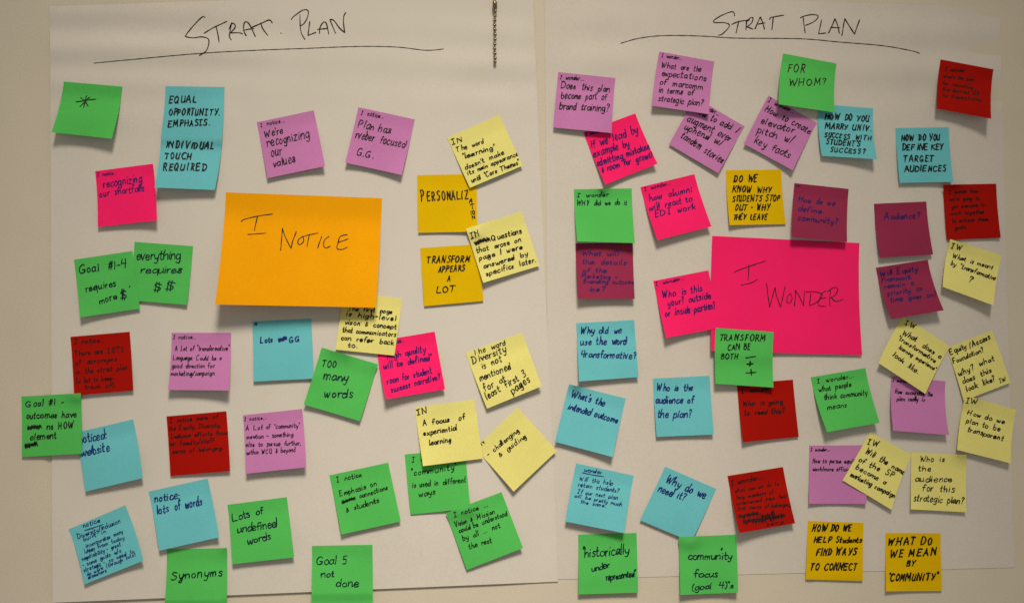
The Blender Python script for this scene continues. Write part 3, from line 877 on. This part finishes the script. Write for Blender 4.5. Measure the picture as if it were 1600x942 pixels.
make_note('red', d_, [(537, 405), (877, 350), (952, 695), (610, 755)], 9, "red sticky note about helping members feel belonging, with scribbled out lines", 'r', 5.6,
          [("I wonder...", 562, 462, 755, 422, 36), ("what can we do to", 583, 508, 850, 462, 30), ("help members of", 595, 548, 818, 514, 30), ("underserved pops feel", 595, 585, 898, 537, 30), ("that sense of belonging", 597, 615, 925, 590, 30),
           ('@', 610, 668, 730, 645, 26, 9), ('@', 636, 702, 760, 690, 34, 9), ('@', 750, 690, 835, 672, 52, 7), ('@', 820, 672, 890, 660, 28, 6), ("being", 780, 710, 880, 692, 24)])
make_note('green', e_, [(263, 76), (597, 19), (686, 354), (363, 411)], 10, "green sticky note about what people think community means", 'k', 5.8,
          [("I wonder...", 304, 112, 525, 77, 33), ("what people", 312, 165, 513, 132, 38), ("think community", 345, 215, 610, 182, 40), ("means", 365, 274, 480, 258, 38)], slant=.12)
make_note('plum', f_, [(650, 348), (971, 334), (1013, 658), (687, 678)], 6, "plum sticky note with the single word Audience?", 'p', 6.5,
          [("Audience?", 715, 442, 932, 437, 46)])
make_note('red', f_, [(1075, 231), (1400, 225), (1428, 556), (1098, 569)], 3, "dark red sticky note about getting everyone to work together, at the right edge", 'r', 5.8,
          [("I wonder how", 1110, 288, 1288, 278, 30), ("we're going to", 1112, 330, 1298, 325, 30), ("get everyone to", 1128, 376, 1328, 362, 30), ("work together", 1122, 418, 1328, 408, 32), ("to achieve these", 1130, 465, 1350, 452, 30),
           ("goals.", 1145, 505, 1222, 498, 30)])
make_note('yellow', g_, [(1118, 93), (1436, 193), (1383, 499), (1071, 385)], 10, "pale yellow sticky note asking what is meant by transformative, under the red note", 'k', 6.8,
          [("IW", 1120, 150, 1190, 165, 32), ("What is meant", 1130, 205, 1375, 278, 32), ('by "transformative"', 1120, 250, 1398, 347, 34), ("?", 1228, 352, 1250, 358, 42)])
make_note('yellow', h_, [(1095, 310), (1373, 200), (1488, 520), (1200, 632)], 4, "tilted pale yellow sticky note asking about equity/access foundation", 'k', 6.6,
          [("Equity", 1120, 352, 1217, 312, 40), ("/Access", 1240, 310, 1362, 252, 40), ("Foundation?", 1138, 405, 1325, 330, 36), ("why?", 1172, 480, 1270, 440, 40), ("what", 1298, 418, 1388, 382, 38), ("does this", 1198, 528, 1372, 457, 40),
           ("look like?", 1222, 575, 1392, 510, 40), ("IW", 1425, 522, 1465, 506, 26)])
make_note('purple', e_, [(757, 68), (1088, 100), (1110, 430), (768, 402)], 9, "lilac sticky note about how accessible the plan is, corner under a yellow note", 'k', 5.8,
          [("I wonder...", 763, 102, 880, 112, 24), ("How accessible the", 780, 172, 1008, 192, 34), ("plan really is", 790, 218, 960, 224, 32)])
make_note('yellow', h_, [(830, 110), (1118, 300), (966, 590), (678, 400)], 6, "tilted pale yellow sticky note about what a transformative learning experience looks like", 'k', 6.8,
          [("IW", 838, 165, 902, 190, 32), ("What", 822, 225, 905, 268, 38), ("does a", 945, 302, 1054, 374, 36), ('"transformative', 795, 253, 1022, 398, 32), ('learning experience"', 800, 312, 1024, 450, 30), ("look like.", 762, 355, 918, 468, 38)], slant=.12)
make_note('plum', g_, [(662, 268), (980, 219), (1078, 529), (755, 583)], 12, "plum sticky note asking will equity framework remain a priority, curling off the paper", 'p', 6.5,
          [("Will Equity", 690, 322, 915, 290, 40), ("Framework", 700, 358, 878, 338, 34), ("remain a", 715, 398, 895, 374, 34), ("priority as", 735, 440, 948, 405, 36), ("time goes on?", 750, 480, 1034, 442, 38)])
make_note('yellow', e_, [(1212, 185), (1525, 275), (1490, 603), (1160, 520)], 7, "pale yellow sticky note asking how do we plan to be transparent, far right", 'k', 6.8,
          [("IW", 1215, 232, 1290, 238, 36), ("How do we", 1222, 303, 1445, 360, 36), ("plan to be", 1215, 352, 1420, 405, 36), ("transparent", 1222, 408, 1440, 464, 38)])
make_note('purple', e_, [(253, 494), (598, 492), (605, 850), (251, 850)], 3, "lilac sticky note about how to pursue efficiently, corner under a tilted yellow note", 'k', 5.8,
          [("I wonder...", 262, 528, 378, 526, 26), ("How to pursue equity", 275, 600, 545, 602, 34), ("work/more efficiently", 275, 648, 545, 650, 30)])
make_note('yellow', e_, [(626, 411), (885, 553), (760, 888), (457, 707)], 5, "tilted pale yellow sticky note asking will the name of the SP become a marketing campaign", 'k', 6.8,
          [("IW", 610, 485, 685, 502, 36), ("Will the name", 595, 540, 830, 672, 42), ("of the SP", 555, 590, 768, 692, 40), ("become a", 535, 635, 720, 734, 38), ("marketing campaign?", 503, 680, 786, 822, 38)], slant=.12)
make_note('yellow', e_, [(880, 536), (1218, 550), (1216, 902), (876, 884)], 4, "pale yellow sticky note asking who is the audience for this strategic plan", 't', 6,
          [("Who is", 932, 592, 1080, 592, 38), ("the", 920, 650, 1000, 650, 38), ("audience", 903, 713, 1128, 715, 42), ("for this", 945, 770, 1142, 778, 46), ("strategic plan?", 893, 834, 1200, 850, 46)], xh=1.05)
make_note('gold', i_, [(245, 437), (586, 449), (582, 805), (232, 795)], 3, "gold sticky note asking how do we help students find ways to connect", 'k', 9,
          [("HOW DO WE", 270, 500, 515, 498, 42), ("HELP Students", 282, 570, 572, 570, 40), ("F|ND WAYS", 297, 648, 540, 645, 46), ("TO CONNECT", 258, 740, 548, 740, 44)], slant=.25)
make_note('gold', i_, [(722, 511), (1059, 513), (1068, 866), (723, 868)], 3, "gold sticky note asking what do we mean by community", 'k', 9,
          [("WHAT DO", 735, 585, 1005, 582, 48), ("WE MEAN", 748, 660, 1030, 648, 50), ("BY", 850, 715, 907, 715, 38), ('"COMMUN|TY"', 740, 803, 1040, 797, 46)], slant=.25)
